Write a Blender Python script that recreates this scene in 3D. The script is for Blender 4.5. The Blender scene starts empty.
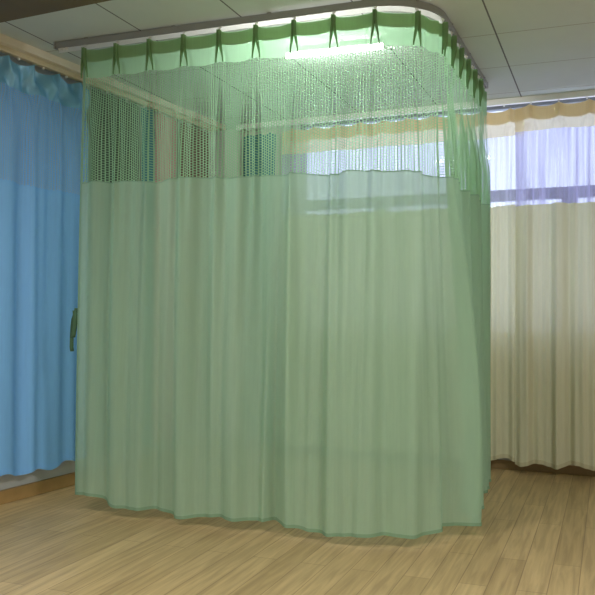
import bpy, math, random
from mathutils import Vector, Matrix
random.seed(7)
scene = bpy.context.scene
COL = scene.collection
H = 2.85

# ------------------------------------------------------------------ helpers
def mesh_obj(name, verts, faces, mat, parent=None, smooth=False, uvs=None):
    me = bpy.data.meshes.new(name)
    me.from_pydata([tuple(v) for v in verts], [], faces)
    if uvs:
        lay = me.uv_layers.new(name='cloth')
        for poly in me.polygons:
            for li in poly.loop_indices:
                lay.data[li].uv = uvs[me.loops[li].vertex_index]
    if smooth:
        for p in me.polygons: p.use_smooth = True
    me.materials.append(mat)
    me.update()
    o = bpy.data.objects.new(name, me)
    COL.objects.link(o)
    if parent: o.parent = parent
    return o

class MB:
    def __init__(s): s.v = []; s.f = []
    def box(s, x0, x1, y0, y1, z0, z1):
        b = len(s.v)
        s.v += [(x, y, z) for z in (z0, z1) for x, y in ((x0, y0), (x1, y0), (x1, y1), (x0, y1))]
        s.f += [(b+3, b+2, b+1, b), (b+4, b+5, b+6, b+7)] + [(b+i, b+(i+1) % 4, b+4+(i+1) % 4, b+4+i) for i in range(4)]
        return s
    def prism(s, pts, z0, z1):
        b = len(s.v); n = len(pts)
        a = sum(pts[i][0]*pts[(i+1) % n][1]-pts[(i+1) % n][0]*pts[i][1] for i in range(n))
        if a < 0: pts = pts[::-1]
        s.v += [(x, y, z0) for x, y in pts] + [(x, y, z1) for x, y in pts]
        s.f += [tuple(range(b+n-1, b-1, -1)), tuple(range(b+n, b+2*n))]
        s.f += [(b+i, b+(i+1) % n, b+n+(i+1) % n, b+n+i) for i in range(n)]
        return s
    def sweep(s, path, prof):
        """path: list of (point, outward normal) in plan; prof: closed list of (offset, z)"""
        b = len(s.v); n = len(prof)
        for (p, nn) in path:
            for (o, z) in prof: s.v.append((p[0]+nn[0]*o, p[1]+nn[1]*o, z))
        for i in range(len(path)-1):
            for k in range(n):
                a0 = b+i*n+k; a1 = b+i*n+(k+1) % n
                s.f.append((a0, a1, a1+n, a0+n))
        s.f.append(tuple(b+k for k in range(n))[::-1]); s.f.append(tuple(b+(len(path)-1)*n+k for k in range(n)))
        return s
    def tube(s, pts, r, n=8):
        b = len(s.v); pts = [Vector(p) for p in pts]
        for i, p in enumerate(pts):
            d = (pts[min(i+1, len(pts)-1)]-pts[max(i-1, 0)]).normalized()
            up = Vector((0, 0, 1)) if abs(d.z) < .9 else Vector((1, 0, 0))
            a = d.cross(up).normalized(); c = d.cross(a)
            for k in range(n):
                t = 2*math.pi*k/n
                s.v.append(tuple(p+a*math.cos(t)*r+c*math.sin(t)*r))
        for i in range(len(pts)-1):
            for k in range(n):
                s.f.append((b+i*n+k, b+i*n+(k+1) % n, b+(i+1)*n+(k+1) % n, b+(i+1)*n+k))
        s.f.append(tuple(range(b, b+n))[::-1]); s.f.append(tuple(range(b+(len(pts)-1)*n, b+len(pts)*n)))
        return s
    def build(s, name, mat, parent=None, smooth=False, bevel=0):
        o = mesh_obj(name, s.v, s.f, mat, parent, smooth)
        if bevel:
            m = o.modifiers.new('bevel', 'BEVEL'); m.width = bevel; m.segments = 2; m.limit_method = 'ANGLE'
        return o

def thing(name, label, cat, loc=(0, 0, 0), group=None):
    o = bpy.data.objects.new(name, None); COL.objects.link(o)
    o.empty_display_size = .1
    o.location = loc
    o['label'] = label; o['category'] = cat
    if group: o['group'] = group
    return o
def struct(o): o['kind'] = 'structure'; return o
def keep(o, parent):
    """parent a mesh built in world coordinates under an empty that is not at the origin"""
    o.parent = parent
    o.data.transform(Matrix.Translation(-Vector(parent.location)))
    return o

def sstep(a, b, x):
    t = min(1, max(0, (x-a)/(b-a))); return t*t*(3-2*t)

# ------------------------------------------------------------------ materials
def mat_new(name):
    m = bpy.data.materials.new(name); m.use_nodes = True
    nt = m.node_tree; nt.nodes.clear()
    out = nt.nodes.new('ShaderNodeOutputMaterial')
    return m, nt, out
def N(nt, t, **kw):
    n = nt.nodes.new(t)
    for k, v in kw.items():
        if k in n.inputs: n.inputs[k].default_value = v
        else: setattr(n, k, v)
    return n
def M_(nt, op, a, b=None, c=None, clamp=False):
    n = nt.nodes.new('ShaderNodeMath'); n.operation = op; n.use_clamp = clamp
    for i, x in enumerate((a, b, c)):
        if x is None: continue
        if isinstance(x, (int, float)): n.inputs[i].default_value = x
        else: nt.links.new(x, n.inputs[i])
    return n.outputs[0]
def simple(name, col, rough=.6, metal=0, noise=0, scale=8, bump=0, spec=.4):
    m, nt, out = mat_new(name)
    p = N(nt, 'ShaderNodeBsdfPrincipled'); p.inputs['Roughness'].default_value = rough; p.inputs['Metallic'].default_value = metal
    p.inputs['Specular IOR Level'].default_value = spec
    tc = N(nt, 'ShaderNodeTexCoord')
    nz = N(nt, 'ShaderNodeTexNoise'); nz.inputs['Scale'].default_value = scale; nz.inputs['Detail'].default_value = 5
    nt.links.new(tc.outputs['Object'], nz.inputs['Vector'])
    r = N(nt, 'ShaderNodeMix'); r.data_type = 'RGBA'; r.blend_type = 'MIX'
    r.inputs[6].default_value = (*[c*(1-noise) for c in col], 1); r.inputs[7].default_value = (*[min(1, c*(1+noise)) for c in col], 1)
    nt.links.new(nz.outputs['Fac'], r.inputs[0]); nt.links.new(r.outputs[2], p.inputs['Base Color'])
    if bump:
        b = N(nt, 'ShaderNodeBump'); b.inputs['Strength'].default_value = bump; b.inputs['Distance'].default_value = .01
        nt.links.new(nz.outputs['Fac'], b.inputs['Height']); nt.links.new(b.outputs[0], p.inputs['Normal'])
    nt.links.new(p.outputs[0], out.inputs[0])
    return m

def cloth(name, dif, tra, t_frac=.5, see=.0, net=None, sheen=0.0, gather=0.0):
    """woven cloth: diffuse + translucent, a share of light going straight through (see), or an open net"""
    m, nt, out = mat_new(name)
    uv = N(nt, 'ShaderNodeUVMap'); uv.uv_map = 'cloth'
    sp = N(nt, 'ShaderNodeSeparateXYZ'); nt.links.new(uv.outputs[0], sp.inputs[0])
    U, V = sp.outputs[0], sp.outputs[1]
    # soft variation of the weave across the width
    nz = N(nt, 'ShaderNodeTexNoise'); nz.inputs['Scale'].default_value = 1
    mp = N(nt, 'ShaderNodeMapping'); mp.inputs['Scale'].default_value = (60, 3, 1)
    nt.links.new(uv.outputs[0], mp.inputs[0]); nt.links.new(mp.outputs[0], nz.inputs['Vector'])
    def coloured(c):
        x = N(nt, 'ShaderNodeMix'); x.data_type = 'RGBA'
        x.inputs[6].default_value = (*[k*.93 for k in c], 1); x.inputs[7].default_value = (*[min(1, k*1.07) for k in c], 1)
        nt.links.new(nz.outputs['Fac'], x.inputs[0]); return x.outputs[2]
    d = N(nt, 'ShaderNodeBsdfDiffuse'); t = N(nt, 'ShaderNodeBsdfTranslucent')
    nt.links.new(coloured(dif), d.inputs[0]); nt.links.new(coloured(tra), t.inputs[0])
    mx = N(nt, 'ShaderNodeMixShader'); mx.inputs[0].default_value = t_frac
    nt.links.new(d.outputs[0], mx.inputs[1]); nt.links.new(t.outputs[0], mx.inputs[2])
    cur = mx.outputs[0]
    if sheen:
        g = N(nt, 'ShaderNodeBsdfGlossy'); g.inputs['Roughness'].default_value = .38; g.inputs[0].default_value = (*[min(1, k*.6+.35) for k in dif], 1)
        m2 = N(nt, 'ShaderNodeMixShader'); m2.inputs[0].default_value = sheen
        nt.links.new(cur, m2.inputs[1]); nt.links.new(g.outputs[0], m2.inputs[2]); cur = m2.outputs[0]
    tr = N(nt, 'ShaderNodeBsdfTransparent')
    fin = N(nt, 'ShaderNodeMixShader')
    nt.links.new(cur, fin.inputs[1]); nt.links.new(tr.outputs[0], fin.inputs[2])
    if net:
        pu, pv, hu, hv, op, base = net      # periods, hole half widths (fraction), openness of hole and of thread
        row = M_(nt, 'FLOOR', M_(nt, 'DIVIDE', V, pv))
        fu = M_(nt, 'FRACT', M_(nt, 'ADD', M_(nt, 'DIVIDE', U, pu), 0.0))
        fv = M_(nt, 'FRACT', M_(nt, 'ADD', M_(nt, 'DIVIDE', V, pv), M_(nt, 'MULTIPLY', M_(nt, 'FLOOR', M_(nt, 'DIVIDE', U, pu)), .5)))
        au = M_(nt, 'LESS_THAN', M_(nt, 'ABSOLUTE', M_(nt, 'SUBTRACT', fu, .5)), hu)
        av = M_(nt, 'LESS_THAN', M_(nt, 'ABSOLUTE', M_(nt, 'SUBTRACT', fv, .5)), hv)
        hole = M_(nt, 'MULTIPLY', au, av)
        fac = M_(nt, 'ADD', M_(nt, 'MULTIPLY', hole, op-base), base)
        if gather:      # threads bunch together in vertical streaks
            gm = N(nt, 'ShaderNodeMapping'); gm.inputs['Scale'].default_value = (26, .8, 1); nt.links.new(uv.outputs[0], gm.inputs[0])
            gn_ = N(nt, 'ShaderNodeTexNoise'); gn_.inputs['Scale'].default_value = 1; gn_.inputs['Detail'].default_value = 3; nt.links.new(gm.outputs[0], gn_.inputs['Vector'])
            k = M_(nt, 'MULTIPLY_ADD', gn_.outputs['Fac'], gather*4, 1-gather*2.1)
            fac = M_(nt, 'MULTIPLY', fac, M_(nt, 'MAXIMUM', k, .1), clamp=True)
        nt.links.new(fac, fin.inputs[0])
    else:
        fin.inputs[0].default_value = see
    nt.links.new(fin.outputs[0], out.inputs[0])
    return m

def emit(name, col, s):
    m, nt, out = mat_new(name)
    e = N(nt, 'ShaderNodeEmission'); e.inputs[0].default_value = (*col, 1); e.inputs[1].default_value = s
    nt.links.new(e.outputs[0], out.inputs[0]); return m

# green cubicle cloth
G_solid = cloth('green_cloth', (.44, .60, .44), (.42, .70, .50), .45, .18)
G_head = cloth('green_heading', (.44, .64, .38), (.46, .80, .52), .55, .06)
G_tape = cloth('green_heading_fold', (.36, .44, .23), (.30, .40, .20), .30, .0)
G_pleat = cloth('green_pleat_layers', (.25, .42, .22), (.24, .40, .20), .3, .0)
G_net = cloth('green_net', (.40, .60, .38), (.42, .76, .46), .55, net=(.0205, .0150, .345, .37, 1.0, .04))
G_hem = cloth('green_hem', (.27, .41, .27), (.25, .42, .27), .3, 0)
G_strap = cloth('dark_green_strap', (.09, .17, .10), (.05, .10, .05), .2, 0)
G_seam = cloth('green_seam', (.32, .48, .34), (.30, .50, .36), .35, .05)
# blue
B_solid = cloth('blue_cloth', (.24, .54, .97), (.20, .50, .88), .25, .0, sheen=.05)
B_head = cloth('blue_heading', (.20, .52, .78), (.18, .48, .78), .30, .02, sheen=.22)
B_net = cloth('blue_net', (.26, .54, .96), (.20, .50, .9), .2, net=(.0175, .0120, .22, .25, .85, .03))
# cream
C_solid = cloth('cream_cloth', (.76, .74, .53), (.72, .69, .50), .30, .02)
C_head = cloth('cream_heading', (.80, .68, .44), (.86, .74, .50), .50, .12)
C_tape = cloth('cream_heading_fold', (.78, .64, .38), (.84, .68, .40), .5, .03)
C_net = cloth('cream_net', (.60, .58, .72), (.60, .57, .94), .45, net=(.0120, .0090, .32, .32, .60, .16), gather=1.0)
C_hem = cloth('cream_hem', (.66, .62, .42), (.6, .55, .35), .3, 0)
T_cloth = cloth('teal_cloth', (.10, .30, .32), (.08, .26, .28), .3, .0)
D_cloth = cloth('dark_grey_green_cloth', (.10, .15, .11), (.08, .12, .09), .3, .0)
C_thin = cloth('thin_cream_net', (.66, .64, .72), (.70, .69, .94), .50, net=(.0120, .0090, .35, .35, .72, .22), gather=.7)
P_cloth = cloth('pink_cloth', (.66, .40, .38), (.60, .34, .32), .3, .0)
W_cloth = cloth('brown_cloth', (.26, .19, .15), (.22, .15, .12), .3, .0)

alu = simple('grey_track_metal', (.34, .35, .35), .42, .3, .05)
alu_in = simple('white_track_channel', (.86, .86, .84), .35, 0, .03)
white_pl = simple('white_plastic', (.80, .80, .78), .4, 0, .03)
lip_m = cloth('white_pvc_strip', (.9, .9, .88), (.9, .9, .88), .7, 0)
steel = simple('hook_steel', (.55, .55, .55), .3, .9, .03)
wall_m = simple('wall_paint', (.62, .62, .60), .8, 0, .05, 3, .05)
wallb_m = simple('back_wall_paint', (.60, .59, .55), .8, 0, .05, 3, .05)
beige_m = simple('beige_trim_paint', (.72, .65, .53), .6, 0, .06, 4)
pole_m = simple('beige_track_paint', (.60, .52, .36), .45, 0, .06, 4)
beam_m = simple('dark_wood_beam', (.12, .085, .03), .55, 0, .25, 6)
frame_m = simple('window_frame_paint', (.30, .32, .36), .5, 0, .04)
base_m = simple('wood_baseboard', (.42, .26, .10), .45, 0, .15, 12)
baseb_m = simple('dark_wood_baseboard', (.26, .17, .075), .45, 0, .2, 12)

def ceiling_material():
    m, nt, out = mat_new('ceiling_panels')
    p = N(nt, 'ShaderNodeBsdfPrincipled'); p.inputs['Roughness'].default_value = .75
    tc = N(nt, 'ShaderNodeTexCoord'); sp = N(nt, 'ShaderNodeSeparateXYZ'); nt.links.new(tc.outputs['Object'], sp.inputs[0])
    def groove(c, off, per, w):
        f = M_(nt, 'FRACT', M_(nt, 'ADD', M_(nt, 'DIVIDE', M_(nt, 'SUBTRACT', c, off), per), 20.5))
        return M_(nt, 'LESS_THAN', M_(nt, 'ABSOLUTE', M_(nt, 'SUBTRACT', f, .5)), w/per)
    gx = groove(sp.outputs[0], -.62, .6495, .0048); gy = groove(sp.outputs[1], 4.796, .654, .0035)
    nz = N(nt, 'ShaderNodeTexNoise'); nz.inputs['Scale'].default_value = 3.0; nt.links.new(tc.outputs['Object'], nz.inputs['Vector'])
    c0 = N(nt, 'ShaderNodeMix'); c0.data_type = 'RGBA'; c0.inputs[6].default_value = (.55, .61, .59, 1); c0.inputs[7].default_value = (.62, .67, .65, 1)
    nt.links.new(nz.outputs['Fac'], c0.inputs[0])
    c1 = N(nt, 'ShaderNodeMix'); c1.data_type = 'RGBA'; c1.inputs[7].default_value = (.30, .28, .24, 1)
    nt.links.new(c0.outputs[2], c1.inputs[6]); nt.links.new(gy, c1.inputs[0])
    c2 = N(nt, 'ShaderNodeMix'); c2.data_type = 'RGBA'; c2.inputs[7].default_value = (.13, .13, .14, 1)
    nt.links.new(c1.outputs[2], c2.inputs[6]); nt.links.new(gx, c2.inputs[0])
    nt.links.new(c2.outputs[2], p.inputs['Base Color'])
    n2 = N(nt, 'ShaderNodeTexNoise'); n2.inputs['Scale'].default_value = 90; nt.links.new(tc.outputs['Object'], n2.inputs['Vector'])
    b = N(nt, 'ShaderNodeBump'); b.inputs['Strength'].default_value = .12; b.inputs['Distance'].default_value = .004
    nt.links.new(n2.outputs['Fac'], b.inputs['Height']); nt.links.new(b.outputs[0], p.inputs['Normal'])
    nt.links.new(p.outputs[0], out.inputs[0]); return m

def floor_material():
    m, nt, out = mat_new('wood_plank_floor')
    p = N(nt, 'ShaderNodeBsdfPrincipled'); p.inputs['Roughness'].default_value = .38; p.inputs['Specular IOR Level'].default_value = .35
    tc = N(nt, 'ShaderNodeTexCoord')
    mp = N(nt, 'ShaderNodeMapping'); mp.inputs['Rotation'].default_value = (0, 0, math.pi/2); nt.links.new(tc.outputs['Object'], mp.inputs[0])
    br = N(nt, 'ShaderNodeTexBrick'); br.offset = .37
    for k, v in (('Scale', 1), ('Brick Width', 1.2), ('Row Height', .125), ('Mortar Size', .0022), ('Mortar Smooth', .3), ('Bias', 0)): br.inputs[k].default_value = v
    br.inputs['Color1'].default_value = (.42, .30, .14, 1); br.inputs['Color2'].default_value = (.51, .37, .18, 1); br.inputs['Mortar'].default_value = (.26, .17, .08, 1)
    nt.links.new(mp.outputs[0], br.inputs[0])
    m2 = N(nt, 'ShaderNodeMapping'); m2.inputs['Scale'].default_value = (38, 2.2, 1); nt.links.new(tc.outputs['Object'], m2.inputs[0])
    nz = N(nt, 'ShaderNodeTexNoise'); nz.inputs['Scale'].default_value = 1; nz.inputs['Detail'].default_value = 6; nz.inputs['Distortion'].default_value = .6
    nt.links.new(m2.outputs[0], nz.inputs['Vector'])
    cr = N(nt, 'ShaderNodeValToRGB'); cr.color_ramp.elements[0].position = .35; cr.color_ramp.elements[0].color = (.78, .76, .74, 1)
    cr.color_ramp.elements[1].position = .65; cr.color_ramp.elements[1].color = (1.12, 1.12, 1.1, 1)
    nt.links.new(nz.outputs['Fac'], cr.inputs[0])
    mx = N(nt, 'ShaderNodeMix'); mx.data_type = 'RGBA'; mx.blend_type = 'MULTIPLY'; mx.inputs[0].default_value = 1
    nt.links.new(br.outputs['Color'], mx.inputs[6]); nt.links.new(cr.outputs[0], mx.inputs[7])
    nt.links.new(mx.outputs[2], p.inputs['Base Color']); nt.links.new(p.outputs[0], out.inputs[0]); return m

def glass_material():
    m, nt, out = mat_new('clear_window_glass')
    t = N(nt, 'ShaderNodeBsdfTransparent'); t.inputs[0].default_value = (.93, .96, .97, 1)
    g = N(nt, 'ShaderNodeBsdfGlossy'); g.inputs['Roughness'].default_value = .02
    x = N(nt, 'ShaderNodeMixShader'); x.inputs[0].default_value = .05
    nt.links.new(t.outputs[0], x.inputs[1]); nt.links.new(g.outputs[0], x.inputs[2]); nt.links.new(x.outputs[0], out.inputs[0]); return m

# ------------------------------------------------------------------ the room
def XW(y): return -3.421+.0913*(y-5)         # left wall face (slightly out of square)
def YW(x): return 6.401-.0352*(x+1)          # back wall face
XR, YF = 3.2, -1.6
# corner of left and back walls
cy = 6.401
for _ in range(20): cy = YW(XW(cy))
cx = XW(cy)
TH = .18
out_l = [(XW(YF-TH)-TH, YF-TH), (XR+TH, YF-TH), (XR+TH, YW(XR)+TH), (cx-TH, cy+TH)]
struct(MB().prism(out_l, -.12, 0).build('floor', floor_material()))
struct(MB().prism(out_l, H, H+.12).build('ceiling', ceiling_material()))
struct(MB().prism([(XW(YF)-TH, YF), (XW(YF), YF), (cx, cy), (cx-TH, cy+TH)], 0, H).build('wall_left', wall_m))
struct(MB().box(XR, XR+TH, YF, YW(XR), 0, H).build('wall_right', wall_m))
struct(MB().box(XW(YF)-TH, XR+TH, YF-TH, YF, 0, H).build('wall_front', wall_m))
# back wall with its window opening
WX0, WX1, WZ0, WZ1 = -2.52, 1.35, 1.00, 2.845
def seg(mb, x0, x1, z0, z1, a=0, b=TH): mb.prism([(x0, YW(x0)+a), (x1, YW(x1)+a), (x1, YW(x1)+b), (x0, YW(x0)+b)], z0, z1)
wb = MB()
seg(wb, cx-.02, WX0, 0, H); seg(wb, WX1, XR+TH, 0, H); seg(wb, WX0, WX1, 0, WZ0); seg(wb, WX0, WX1, WZ1, H)
struct(wb.build('wall_back', wallb_m))
wn = bpy.data.objects.new('window_1', None); COL.objects.link(wn); struct(wn); wn.location = (-.55, YW(-.55)+.08, WZ0)
f = MB()
for (x0, x1, z0, z1) in ((WX0, WX1, WZ0, WZ0+.06), (WX0, WX1, WZ1-.028, WZ1), (WX0, WX0+.05, WZ0, WZ1), (WX1-.05, WX1, WZ0, WZ1)): seg(f, x0, x1, z0, z1, .05, .11)
keep(f.build('window_frame', frame_m), wn)
f = MB(); seg(f, WX0+.05, WX1-.05, 2.09, 2.175, .045, .115); keep(f.build('transom', frame_m), wn)
for xm in (-1.78, -1.03, -.285, .46):
    f = MB(); seg(f, xm-.055, xm+.055, WZ0+.06, 2.09, .05, .11); keep(f.build('mullion', frame_m), wn)
gl = glass_material()
f = MB(); seg(f, WX0+.05, WX1-.05, 2.175, WZ1-.028, .078, .082); keep(f.build('upper_pane', gl), wn)
f = MB(); seg(f, WX0+.05, WX1-.05, WZ0+.06, 2.09, .078, .082); keep(f.build('lower_pane', gl), wn)
f = MB(); seg(f, WX0-.03, WX1+.03, WZ0-.03, WZ0, -.03, .05); keep(f.build('window_sill', wall_m), wn)
# skirting
struct(MB().prism([(XW(YF), YF), (XW(YF)+.022, YF), (cx+.022, cy-.022), (cx, cy)], 0, .085).build('baseboard_left', base_m, bevel=.004))
m = MB(); seg(m, cx+.022, XR, 0, .068, -.03, 0); struct(m.build('baseboard_back', baseb_m, bevel=.004))
# stepped beige moulding where the left wall meets the ceiling
def side_strip(y0, y1, a, b, z0, z1): return MB().prism([(XW(y0)+a, y0), (XW(y1)+a, y1), (XW(y1)+b, y1), (XW(y0)+b, y0)], z0, z1)
struct(side_strip(YF, 6.3, 0, .16, 2.80, H).build('trim_1', beige_m, bevel=.004))
# dark timber beam across the ceiling
BY = lambda x: 3.281-.0727*(x+2.6)
struct(MB().prism([(-3.75, BY(-3.75)), (XR, BY(XR)), (XR, BY(XR)-.42), (-3.75, BY(-3.75)-.42)], 2.70, H).build('trim_2', beam_m, bevel=.006))

# ------------------------------------------------------------------ curtains
def sheet(name, parent, path, s0, s1, ztop, zbot, disp, mat, ds=.006, rows=20, full=1.35, off=0.):
    n = max(2, int((s1-s0)/ds)); V = []; F = []; UV = []
    for i in range(n+1):
        s = s0+(s1-s0)*i/n
        p, nn, tt = path(s)
        a, b = ztop(s), zbot(s)
        for j in range(rows+1):
            z = a+(b-a)*j/rows
            dn, dt = disp(s, z); dn += off
            V.append((p[0]+nn[0]*dn+tt[0]*dt, p[1]+nn[1]*dn+tt[1]*dt, z)); UV.append((s*full, z))
    for i in range(n):
        for j in range(rows):
            k = i*(rows+1)+j
            F.append((k, k+1, k+rows+2, k+rows+1))
    o = mesh_obj(name, V, F, mat, None, True, UV)
    return keep(o, parent)

def gauss(x, w): return math.exp(-(x/w)**2)

# --- the green curtain: front run, rounded corner, side run -------------------
GX0, GR = -2.965, .34
CXc, CYc = -.845-GR, 4.036+GR
LF = CXc-GX0                       # front straight length
LA = GR*math.pi/2
LS = 1.36
GL = LF+LA+LS
def gpath(s):
    if s < LF: return (GX0+s, 4.015+.01*(s)), (0, -1), (1, 0)
    if s < LF+LA:
        a = (s-LF)/GR
        return (CXc+GR*math.sin(a), CYc-GR*math.cos(a)), (math.sin(a), -math.cos(a)), (math.cos(a), math.sin(a))
    q = s-LF-LA
    return (CXc+GR+.022*q, CYc+q), (1, 0), (0, 1)
ZT = 2.783
NP = int(GL/.226)
pleats = [.012]+[.012+.226*k for k in range(1, NP+1)]
if GL-pleats[-1] < .1: pleats.pop()
rnd = random.Random(3)
amps = [rnd.uniform(.75, 1.25) for _ in pleats]
jit = [rnd.uniform(-.05, .05) for _ in pleats]
wid = [rnd.uniform(.7, 1.35) for _ in pleats]
pinchw = .019
def gdisp(s, z):
    t = ZT-z
    side = sstep(LF+.05, LF+LA, s)
    d = 0; dt = 0
    spread = sstep(.03, .19, t); low = sstep(.15, .7, t); bottom = sstep(.5, 2.7, t)
    for k, sk in enumerate(pleats):
        c = sk+jit[k]*bottom
        x = s-c
        if abs(x) > .25: continue
        # pinched at the hook, opening into two ridges, then one soft roll
        h = .012+.028*spread
        pin = .030*(gauss(x, pinchw)*(1-spread)+.55*(gauss(x-h, .013)+gauss(x+h, .013))*spread)
        roll = (.032+.030*bottom)*amps[k]*gauss(x, (.015+.012*sstep(.8, 1.2, t)+.038*bottom)*wid[k])
        roll += (.010+.018*bottom)*(gauss(x-.11+.3*jit[k], .035*wid[k]))*amps[-1-k]
        d += .35*pin*(1-low)+roll*low*(1+.5*side)
    d += low*(.022*math.sin(s*19+.8*math.sin(z*1.3))+.014*math.sin(s*41+1.7+1.1*math.sin(z*.9+s))+.004*math.sin(s*83+z*.7))
    d += .015*bottom*math.sin(s*4.6+1.1)+.012*low*math.sin(s*8.3+.6)
    d *= .35+.65*sstep(0, .12, s)
    # side run is drawn together: deeper, tighter folds
    q = s-LF-LA*.6
    d += side*low*(.017*math.sin(s*52+.5*math.sin(2*z)))+side*(1-low)*.012*math.sin(s*55)
    # hem swings out round the corner
    d += (.075*gauss(s-(LF+LA*.8), .42)+.03*gauss(s-LF*.8, .7))*sstep(.2,2.7,t)
    # diagonal tug wrinkles
    d += .004*math.sin((s*1.6+z*.5)*34)*gauss(s-1.15, .10)*gauss(z-.5, .28)
    # sagging cloth between hooks
    return d, dt
def gtop(s):
    k = min(range(len(pleats)), key=lambda i: abs(s-pleats[i]))
    x = min(abs(s-pleats[k])/.113, 1)
    return ZT-.013*math.sin(x*math.pi/2)**.8
def gbot(s):
    return .060+.040*(1-sstep(.13, .30, s))+.010*math.sin(s*6.5+.4)+.006*math.sin(s*15)+.022*sstep(LF+LA+.4, GL, s)
gh = lambda s: gtop(s)-.172
gn = lambda s: 1.962-.030*sstep(0, 2.2, s)+.006*math.sin(s*11)+.004*math.sin(s*23)
green = thing('cubicle_curtain', 'large green cubicle curtain with net top on the rounded grey ceiling track', 'curtain', (-1.9, 4.03, 0))
sheet('heading', green, gpath, 0, GL, gtop, gh, gdisp, G_head, rows=10)
sheet('heading_fold', green, gpath, 0, GL, lambda s: gtop(s)-.001, lambda s: gtop(s)-.073, gdisp, G_tape, rows=5, off=-.006)
sheet('net_panel', green, gpath, 0, GL, gh, gn, gdisp, G_net, rows=16)
sheet('cloth_panel', green, gpath, 0, GL, gn, gbot, gdisp, G_solid, rows=44)
sheet('bottom_hem', green, gpath, 0, GL, lambda s: gbot(s)+.018, gbot, gdisp, G_hem, rows=2, off=.003)
sheet('net_seam', green, gpath, 0, GL, lambda s: gn(s)+.004, lambda s: gn(s)-.003, gdisp, G_seam, rows=1, off=.002)
sheet('side_hem', green, gpath, 0, .016, gtop, gbot, gdisp, G_seam, ds=.005, rows=60, off=.003)
# hooks
hk0 = None
for sk in pleats:
    p, nn, tt = gpath(sk)
    if hk0 is None:
        mb = MB().tube([(0, 0, -.03), (0, -.006, -.035), (0, -.009, -.02), (0, -.009, .0), (0, -.004, .012), (0, 0, .018)], .0018, 6)
        hk0 = mb.build('hook', steel, green, True); h = hk0
    else:
        h = hk0.copy(); COL.objects.link(h); h.parent = green
    h.location = Vector((p[0]-nn[0]*.004, p[1]-nn[1]*.004, ZT+.002))-green.location
    h.rotation_euler.z = math.atan2(nn[1], nn[0])+math.pi/2
# stitched pinch pleats: the gathered layers stand out and spread into two legs
pm0 = None
for sk in pleats:
    p, nn, tt = gpath(sk)
    if pm0 is None:
        V = []; Fc = []; UV = []
        for leg in (-1, 1):
            b = len(V); nz_ = 9
            prof5 = ((-1, 0), (-.7, 1), (0, 1.25), (.7, 1), (1, 0))
            for j in range(nz_):
                q = j/(nz_-1); zz = -.178*q
                cxp = leg*(.005+.017*sstep(.25, 1, q)); hw = .0068*(1-.55*sstep(.45, 1, q)); dp = .022*(1-.75*sstep(.4, 1, q))
                for (a, c) in prof5:
                    V.append((cxp+a*hw, -dp*c, zz)); UV.append((cxp+a*hw, zz))
            for j in range(nz_-1):
                for k in range(4):
                    i0 = b+j*5+k; Fc.append((i0, i0+5, i0+6, i0+1))
        pm0 = mesh_obj('pinch_pleat', V, Fc, G_pleat, green, True, UV); h = pm0
    else:
        h = pm0.copy(); COL.objects.link(h); h.parent = green
    h.location = Vector((p[0]+nn[0]*.004, p[1]+nn[1]*.004, ZT+.002))-green.location
    h.rotation_euler.z = math.atan2(nn[1], nn[0])+math.pi/2
# tie strap at the free edge
sv = []; sf = []; suv = []
prof = [(-.008, 1.215), (-.014, 1.19), (-.030, 1.15), (-.036, 1.10), (-.040, 1.04), (-.041, .98), (-.036, .955)]
loop2 = [(-.010, 1.20), (-.006, 1.15), (-.010, 1.10), (-.018, 1.055), (-.022, 1.04)]
for pr, w, yy in ((prof, .006, 0), (loop2, .013, -.012)):
    b = len(sv)
    for (x, z) in pr:
        for q in (-1, 1):
            sv.append((GX0-.012+x+q*w*.5, 4.0+yy+q*.012, z)); suv.append((x+q*w, z))
    for i in range(len(pr)-1): sf.append((b+2*i, b+2*i+1, b+2*i+3, b+2*i+2))
st = mesh_obj('tie_strap', sv, sf, G_strap, None, True, suv)
so = st.modifiers.new('thick', 'SOLIDIFY'); so.thickness = .006
keep(st, green)

# its ceiling track
tr = thing('curtain_track', 'grey metal curtain track curving round a corner under the ceiling above the green curtain', 'curtain track', (-1.9, 4.03, H))
def tpath(n0=-.20):
    pts = []
    for i in range(0, 5): s = n0+(LF-n0)*i/4; pts.append(((GX0+s, 4.015+.01*s), (0, -1)))
    for i in range(1, 21): p, nn, tt = gpath(LF+LA*i/20-1e-6); pts.append((p, nn))
    for i in range(1, 5): p, nn, tt = gpath(LF+LA+(LS+.03)*i/4); pts.append((p, nn))
    return pts
keep(MB().sweep(tpath(), [(-.015, H-.006), (-.015, H-.028), (.012, H-.028), (.012, H-.006)]).build('track_body', alu), tr)
keep(MB().sweep(tpath(-.19), [(-.014, H-.028), (-.014, H-.065), (-.011, H-.065), (-.011, H-.028)]).build('track_lip', lip_m), tr)
keep(MB().sweep(tpath(-.19), [(.006, H-.028), (.006, H-.044), (.012, H-.044), (.012, H-.028)]).build('track_lip', alu), tr)
for (p, r) in (((GX0-.205, 4.012), 0), (gpath(LF+LA+LS+.035)[0], 90)):
    mb = MB().box(-.006, .006, -.014, .018, -.046, 0)
    o = mb.build('end_cap', alu, tr, bevel=.003); o.location = Vector((p[0], p[1], H))-tr.location; o.rotation_euler.z = math.radians(r)
c0_ = None
for sc in (.02, .62, 1.22, 1.76, LF+LA*.5, LF+LA+.15, LF+LA+.7, LF+LA+1.25):
    p, nn, tt = gpath(sc)
    if c0_ is None:
        c0_ = MB().box(-.012, .012, -.008, .008, -.008, 0).box(-.004, .004, -.017, .014, -.012, -.006).build('ceiling_clip', alu, tr); c = c0_
    else:
        c = c0_.copy(); COL.objects.link(c); c.parent = tr
    c.location = Vector((p[0], p[1], H))-tr.location; c.rotation_euler.z = math.atan2(nn[1], nn[0])+math.pi/2
g0 = None
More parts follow.
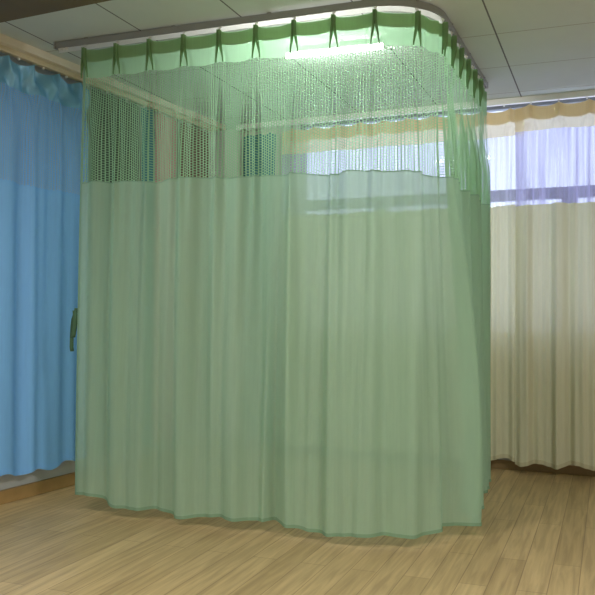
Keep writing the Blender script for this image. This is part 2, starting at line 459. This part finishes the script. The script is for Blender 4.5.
for sk in pleats+[-.15, -.17, -.12]:
    if sk < 0: p, nn = (GX0+sk, 4.013), (0, -1)
    else: p, nn, tt = gpath(sk)
    if g0 is None:
        mb = MB().box(-.007, .007, -.010, .004, -.050, -.036).box(-.003, .003, -.006, 0, -.060, -.050)
        mb.tube([(-.009, -.003, -.040), (.009, -.003, -.040)], .006, 8)
        g0 = mb.build('glider', white_pl, tr); g = g0
    else:
        g = g0.copy(); COL.objects.link(g); g.parent = tr
    g.location = Vector((p[0], p[1], H))-tr.location; g.rotation_euler.z = math.atan2(nn[1], nn[0])+math.pi/2

# --- curtains along straight runs -------------------------------------------
def straight(a, b):
    a = Vector(a); b = Vector(b); L = (b-a).length; t = (b-a)/L
    n = Vector((t.y, -t.x))           # right-hand side of the run
    return (lambda s: (a+t*s, n, t)), L

def curtain(name, label, cat, a, b, zt, zh, zn, zb, mats, seed, pl=.24, depth=.03, tape=None, tape_h=.07, hem=None, loose=.0, hang=True, freq=30, group=None, ds=.008):
    path, L = straight(a, b)
    rd = random.Random(seed)
    n = max(1, int(L/pl)); ps = [(.5+k)*L/n for k in range(n)]
    am = [rd.uniform(.7, 1.3) for _ in ps]; jt = [rd.uniform(-.04, .04) for _ in ps]; ph = [rd.uniform(0, 6) for _ in range(4)]
    def disp(s, z):
        t = zt-z; low = sstep(.12, .6, t); bt = sstep(.5, 2.6, t); sp = sstep(.03, .2, t); d = 0
        for k, c in enumerate(ps):
            x = s-c-jt[k]*bt
            if abs(x) > .3: continue
            hh = .012+.025*sp
            d += (1-low)*.026*(gauss(x, .018)*(1-sp)+.6*sp*(gauss(x-hh, .014)+gauss(x+hh, .014)))+low*depth*am[k]*gauss(x, .045+.02*bt)
        d += low*depth*(.30*math.sin(s*freq+ph[0]+.7*math.sin(z*1.2+ph[1]))+.22*math.sin(s*freq*1.9+ph[2]+.9*math.sin(z*.9))+.16*math.sin(s*9+ph[3]))
        if loose:   # slack, rumpled heading
            w = gauss(t-.12, .16)
            d += loose*w*(math.sin(s*21+t*16+ph[0])+.7*math.sin(s*37-t*24+ph[1]))
        return d, 0
    def top(s):
        k = min(ps, key=lambda c: abs(s-c)); x = min(abs(s-k)/(L/n/2), 1)
        return zt-(.012+loose)*math.sin(x*math.pi/2)
    bot = lambda s: zb+.008*math.sin(s*9+ph[1])+.014*math.sin(s*24+ph[2])
    fh = lambda s: zh+.004*math.sin(s*13+ph[3]); fn = lambda s: zn+.004*math.sin(s*11+ph[0])
    o = thing(name, label, cat, ((a[0]+b[0])/2, (a[1]+b[1])/2, 0), group)
    sheet('heading', o, path, 0, L, top, fh, disp, mats[0], rows=12, ds=ds)
    if tape: sheet('heading_fold', o, path, 0, L, lambda s: top(s)-.001, lambda s: top(s)-tape_h, disp, tape, rows=5, off=-.006, ds=ds)
    sheet('net_panel', o, path, 0, L, fh, fn, disp, mats[1], rows=14, ds=ds)
    sheet('cloth_panel', o, path, 0, L, fn, bot, disp, mats[2], rows=36, ds=ds)
    if hem: sheet('bottom_hem', o, path, 0, L, lambda s: bot(s)+.03, bot, disp, hem, rows=2, off=.003, ds=ds)
    k0 = None
    for c in ps:
        p, nn, tt = path(c)
        if k0 is None:
            k0 = MB().tube([(0, 0, -.03), (0, -.006, -.03), (0, -.008, 0), (0, 0, .012)], .0018, 6).build('hook', steel, o, True); k = k0
        else:
            k = k0.copy(); COL.objects.link(k); k.parent = o
        k.location = Vector((p.x, p.y, zt))-o.location; k.rotation_euler.z = math.atan2(nn.y, nn.x)+math.pi/2
    return o
wl = lambda y, o=.10: (XW(y)+o, y)
wk = lambda x, o=.12: (x, YW(x)-o)
curtain('cubicle_curtain', 'shiny sky blue curtain with net upper band hanging along the left wall', 'curtain', wl(2.3), wl(4.61), 2.755, 2.57, 1.985, .19,
        (B_head, B_net, B_solid), 11, pl=.20, depth=.035, loose=.020, hem=B_solid, freq=26)
curtain('cubicle_curtain', 'dark grey-green curtain on the left wall beside the blue curtain, seen through the green net', 'curtain', wl(4.63), wl(5.17), 2.755, 2.60, 2.0, .19,
        (D_cloth, D_cloth, D_cloth), 15, pl=.12, depth=.03, freq=44)
curtain('cubicle_curtain', 'narrow dark teal curtain on the left wall beside the pink curtain', 'curtain', wl(5.19), wl(5.35), 2.755, 2.60, 2.0, .19,
        (T_cloth, T_cloth, T_cloth), 16, pl=.08, depth=.02, freq=44)
curtain('cubicle_curtain', 'pink curtain on the left wall, between the dark teal and brown curtains', 'curtain', wl(5.37), wl(5.66), 2.755, 2.60, 2.0, .19,
        (P_cloth, P_cloth, P_cloth), 5, pl=.14, depth=.02, freq=40)
curtain('cubicle_curtain', 'dark brown folded curtain between the pink curtain and the back corner', 'curtain', wl(5.70), wl(6.12), 2.755, 2.60, 2.0, .19,
        (W_cloth, W_cloth, W_cloth), 6, pl=.10, depth=.04, freq=50)
curtain('cubicle_curtain', 'narrow teal curtain hanging on the back wall left of the window', 'curtain', wk(-2.99), wk(-2.68), 2.755, 2.60, 2.0, .10,
        (T_cloth, T_cloth, T_cloth), 8, pl=.10, depth=.035, freq=48)
curtain('window_curtain', 'cream window curtain partly hidden behind the green curtain', 'curtain', wk(-2.62), wk(-.60), 2.768, 2.555, 2.025, .085,
        (C_head, C_thin, C_solid), 21, pl=.20, depth=.042, tape=C_tape, tape_h=.10, hem=C_hem, freq=53, loose=.004)
curtain('window_curtain', 'cream window curtain at the right edge, fully in view beside the green curtain', 'curtain', wk(-.66,.185), wk(1.45,.15), 2.768, 2.575, 2.015, .085,
        (C_head, C_net, C_solid), 23, pl=.20, depth=.042, tape=C_tape, tape_h=.10, hem=C_hem, freq=51, loose=.004)

# tracks of the wall curtains
def wall_track(label, a, b, mat, w, z0, z1, spacing, name='curtain_track'):
    path, L = straight(a, b)
    o = thing(name, label, 'curtain track', ((a[0]+b[0])/2, (a[1]+b[1])/2, z1))
    pts = [(path(L*i/3)[0], path(0)[1]) for i in range(4)]
    keep(MB().sweep(pts, [(-w, z1), (-w, z0), (w, z0), (w, z1)]).build('track_body', mat, bevel=.003), o)
    g1 = None
    n = int(L/spacing)
    for i in range(n):
        p = path((i+.5)*L/n)[0]
        if g1 is None:
            g1 = MB().box(-.006, .006, -.006, .006, -.014, 0).build('glider', white_pl, o); g = g1
        else:
            g = g1.copy(); COL.objects.link(g); g.parent = o
        g.location = Vector((p.x, p.y, z0))-o.location
    for s in (0, L):
        p = path(s)[0]
        e = MB().box(-w-.004, w+.004, -.006, .006, z0-z1-.004, 0).build('end_cap', mat, o); e.location = Vector((p.x, p.y, z1))-o.location
        e.rotation_euler.z = math.atan2(path(0)[1].y, path(0)[1].x)
    return o
wall_track('beige track under the left wall moulding, above the blue curtain', wl(2.2), wl(6.16), pole_m, .018, 2.768, 2.80, .2)
wall_track('white track under the ceiling above the window curtains', wk(-3.05), wk(1.55), alu_in, .020, 2.805, H, .2)

# ------------------------------------------------------------------ lamps and fill lights
glow = emit('lamp_tube_glow', (1.0, 1.0, .97), 88)
def batten(label, x0, y0, x1, y1, group=None):
    mx, my = (x0+x1)/2, (y0+y1)/2; L = math.hypot(x1-x0, y1-y0); a = math.atan2(y1-y0, x1-x0)
    o = thing('ceiling_light', label, 'light', (mx, my, H), group); o.rotation_euler.z = a
    MB().box(-L/2, L/2, -.020, .020, -.028, 0).build('lamp_housing', white_pl, o, bevel=.004)
    MB().tube([(-L/2+.015, 0, -.045), (L/2-.015, 0, -.045)], .014, 14).build('lamp_tube', glow, o, True)
    for q in (-1, 1):
        e = MB().box(-.008, .008, -.014, .014, -.060, -.028).build('lamp_holder', white_pl, o, bevel=.002); e.location = (q*(L/2-.008), 0, 0)
    return o
batten('short white fluorescent batten on the ceiling, glowing behind the green net', -1.90, 4.62, -1.25, 4.65)

# daylight, and unseen area lights added to brighten the front of the room
w = bpy.data.worlds.new('sky'); scene.world = w; w.use_nodes = True
bg = w.node_tree.nodes['Background']; bg.inputs[0].default_value = (.70, .76, 1.0, 1); bg.inputs[1].default_value = 1.08
def area(name, loc, rot, sx, sy, power, col):
    l = bpy.data.lights.new(name, 'AREA'); l.shape = 'RECTANGLE'; l.size = sx; l.size_y = sy; l.energy = power; l.color = col
    o = bpy.data.objects.new(name, l); COL.objects.link(o); o.location = loc; o.rotation_euler = rot; return o
area('fill_light', (-2.3, 1.0, 2.78), (0, 0, 0), 1.2, .3, 38, (1, 1, .97))
area('fill_light', (1.3, 1.6, 2.78), (0, 0, 0), 1.2, .3, 55, (1, 1, .97))

# ------------------------------------------------------------------ camera
F_, YAW, PIT, ROL, EYE = 800.2, .3714, .0203, .0066, 1.1899
cam = bpy.data.cameras.new('camera'); co = bpy.data.objects.new('camera', cam); COL.objects.link(co)
cam.sensor_fit = 'HORIZONTAL'; cam.sensor_width = 36; cam.lens = F_/595*36; cam.clip_start = .02
r = Vector((math.cos(YAW), math.sin(YAW), 0)); fw0 = Vector((-math.sin(YAW), math.cos(YAW), 0)); z = Vector((0, 0, 1))
fw = fw0*math.cos(PIT)+z*math.sin(PIT); up = z*math.cos(PIT)-fw0*math.sin(PIT)
R2 = r*math.cos(ROL)+up*math.sin(ROL); U2 = up*math.cos(ROL)-r*math.sin(ROL)
mat = Matrix((R2, U2, -fw)).transposed().to_4x4(); mat.translation = Vector((0, 0, EYE))
co.matrix_world = mat
scene.camera = co

vs = scene.view_settings
vs.view_transform = 'Standard'; vs.look = 'None'; vs.gamma = 1; vs.use_curve_mapping = False; vs.exposure = 1.02
scene.cycles.transparent_max_bounces = 24
scene.cycles.max_bounces = 10
